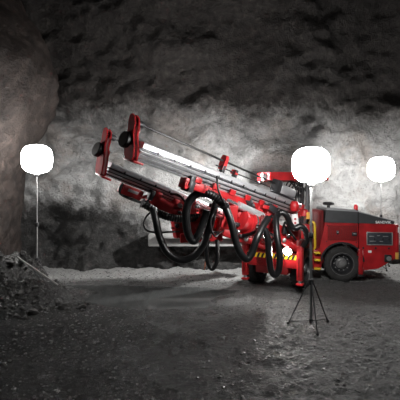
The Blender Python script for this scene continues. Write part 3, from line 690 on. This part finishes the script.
# roll-over unit of the far boom: tall plated box with ribs, lower arm
ru = MB().beam(P(176, 200, 11.3), P(182, 237, 11.3), 0.40, 0.40, up=V((1, 0.3, 0)), bev=0.03).build('rollover_unit', RED, rig)
for yy in (208, 218, 228): MB().beam(P(166.5+0.17*(yy-200), yy, 11.12), P(181+0.17*(yy-200), yy, 11.06), 0.05, 0.05, bev=0.01).build('rib', DRED, ru)
MB().beam(P(180, 238, 11.1), P(222, 236, 11.2), 0.30, 0.24, bev=0.03).build('rollover_arm', RED, rig)
MB().beam(P(190, 200, 11.0), P(192, 234, 11.1), 0.22, 0.26, up=V((1, 0.3, 0)), bev=0.02).build('rollover_plate', RED, rig)
mo = MB().lathe([(0.10, 0), (0.17, 0.02), (0.17, 0.30), (0.13, 0.34)], P(196, 224, 10.95), P(207, 220, 10.8)-P(196, 224, 10.95), 18).build('rollover_motor', RED, rig)
MB().beam(P(205, 208, 11.0), P(206, 238, 11.1), 0.26, 0.3, up=V((1, 0.2, 0)), bev=0.03).build('rollover_bracket', DRED, rig)
MB().prism([(0, 0), (0.28, 0.02), (0.24, 0.12), (0.10, 0.08)], -0.05, 0.05, frame(P(139, 199, 10.6), V((1, 0, 0)), up, V((0, -1, 0)))).build('hose_guide_plate', RED, rig)
# rusty hanging chain-like strap below the far arm
MB().tube([P(205, 243, 11.2), P(205.6, 256, 11.2), P(204.6, 270, 11.2)], 0.018, 6, 0.03, 0.3).build('strap', mat('rusty_strap', (0.25, 0.07, 0.03), 0.8), rig)

# --- hoses
def hose(pts, r, ribs=0.0, name='hydraulic_hose', step=0.035, par=None):
    return MB().tube([P(*p) for p in pts], r, 12, step, ribs).build(name, HOSE, par or rig)
hose([(142, 203, 10.55), (149, 207, 10.55), (158, 213, 10.6), (169, 217, 10.6), (183, 219, 10.7), (200, 217, 10.9)], 0.105, 0.14, 'hose_bundle', 0.03)
MB().lathe([(0.10, 0), (0.125, 0.01), (0.125, 0.05), (0.10, 0.06)], P(141.5, 202.5, 10.55), P(149, 207, 10.55)-P(142, 203, 10.55), 16).build('hose_collar', STEEL, rig)
hose([(153, 208, 10.45), (156, 221, 10.4), (160, 238, 10.4), (168, 253, 10.4), (181, 260, 10.4), (194, 256, 10.4), (204, 243, 10.4), (210, 226, 10.4), (214, 210, 10.4), (217, 200, 10.4)], 0.092)
hose([(205, 193, 10.1), (196, 194.5, 10.1), (188.5, 203, 10.1), (186, 218, 10.1), (188, 233, 10.15), (193, 241, 10.2), (198, 236, 10.25), (203, 224, 10.3), (207, 210, 10.3)], 0.098)
hose([(200, 192.5, 10.05), (209, 194, 10.0), (219, 200, 10.0), (227, 209, 10.0)], 0.115, 0.14, 'hose_bundle', 0.03)
hose([(226, 208, 9.98), (231, 222, 9.95), (236, 242, 9.95), (241, 254, 9.95), (247, 259, 10), (252, 252, 10.05), (257, 238, 10.1), (263, 226, 10.3), (268, 218, 10.5)], 0.088)
hose([(256, 228, 10.5), (264, 229, 10.5), (268, 240, 10.5), (269, 256, 10.5), (271, 270, 10.5), (275, 275, 10.5), (279, 269, 10.5), (279.5, 252, 10.5), (277, 235, 10.6), (276, 220, 10.8), (278, 214, 11.0)], 0.085, 0.06)
hose([(274, 224, 11.05), (277, 216, 11.05), (282, 212.5, 11.05), (287, 216, 11.05), (290, 224, 11.1), (295, 228.5, 11.1), (300, 226.5, 11.1), (305, 230, 11.1), (307, 239, 11.2), (303, 246, 11.3)], 0.085, 0.05)
hose([(208, 240, 11.0), (206.8, 250, 10.95), (207.5, 262, 10.95), (212, 269, 10.95), (216.5, 263, 10.95), (217.5, 250, 10.95), (217, 240, 11.0)], 0.058, 0.10)
hose([(152, 211, 10.5), (146, 217, 10.45), (143.8, 224, 10.4), (147, 230.5, 10.4), (157, 232.5, 10.4), (168, 232, 10.5), (179, 231.5, 10.8)], 0.026, 0, 'thin_hose')
hose([(224, 206, 10.05), (216, 209, 9.9), (211, 218, 9.9), (211, 229, 9.9), (215, 236, 10.0), (219, 233, 10.2), (223, 231, 10.5)], 0.027, 0, 'thin_hose')
hose([(217, 176, 9.75), (218, 188, 9.7), (221, 197, 9.75), (225, 205, 9.9)], 0.024, 0, 'thin_hose')
hose([(171, 194, 10.9), (178, 195, 10.7), (184, 200, 10.7), (187, 206, 10.8)], 0.032, 0, 'thin_hose')
hose([(200, 234, 10.9), (206, 236, 10.7), (212, 233, 10.6), (222, 232, 10.6)], 0.03, 0, 'thin_hose')
hose([(150, 203, 10.9), (155, 198, 10.9), (161, 194, 10.9)], 0.03, 0, 'thin_hose')
hose([(145, 204, 10.6), (149, 199, 10.7), (152, 195, 10.8)], 0.03, 0, 'thin_hose')
hose([(240, 236, 10.9), (250, 234, 10.7), (258, 230, 10.6), (266, 222, 10.7), (272, 216, 11.1)], 0.045, 0, 'thin_hose')
hose([(283, 228, 11.15), (286, 222, 11.1), (290, 232, 11.15), (296, 240, 11.3)], 0.03, 0, 'thin_hose')

# --- small fittings on the boom heads: hose couplings, pin ends and dark lugs
for k, (px, py, d) in enumerate([(226, 214, 10.5), (231, 219, 10.55), (238, 231, 10.75), (246, 238, 10.9), (253, 206, 11.1), (259, 213, 11.3), (265, 220, 11.4), (271, 226, 11.55),
                                 (261, 236, 11.4), (284, 240, 11.3), (272, 240, 11.5), (288, 236, 11.4), (181, 206, 11.0), (178, 226, 11.0), (198, 207, 10.8), (203, 229, 10.85)]):
    c = P(px, py, d); a = V((random.uniform(-.5, .5), -1, random.uniform(-.3, .3))).normalized()
    ft = MB().lathe([(0.055, 0), (0.06, 0.02), (0.06, 0.09), (0.04, 0.10), (0.04, 0.16), (0.025, 0.17)], c, a, 12).build('hose_coupling' if k % 2 else 'pivot_pin', (STEEL, DSTEEL, CHROME)[k % 3], rig)
for k, (px, py, d, w_, h_) in enumerate([(235, 224, 10.75, .22, .10), (256, 222, 11.25, .16, .22), (276, 233, 11.5, .26, .10), (265, 207, 11.35, .20, .10), (243, 236, 10.9, .28, .08),
                                        (182, 213, 11.02, .20, .08), (199, 236, 10.9, .24, .08), (284, 230, 11.35, .12, .22), (222, 222, 10.65, .08, .26), (213, 206, 10.6, .20, .10)]):
    MB().box((0, 0, 0), (w_, 0.14, h_), frame(P(px, py, d), V((0.9, 0.4, -0.2)).normalized(), V((-0.4, 0.9, 0)).normalized(), V((0.18, 0.08, 0.98)).normalized()), 0.015).build('lug_plate', (DSTEEL, STEEL, DSTEEL, RED, DSTEEL)[k % 5], rig)
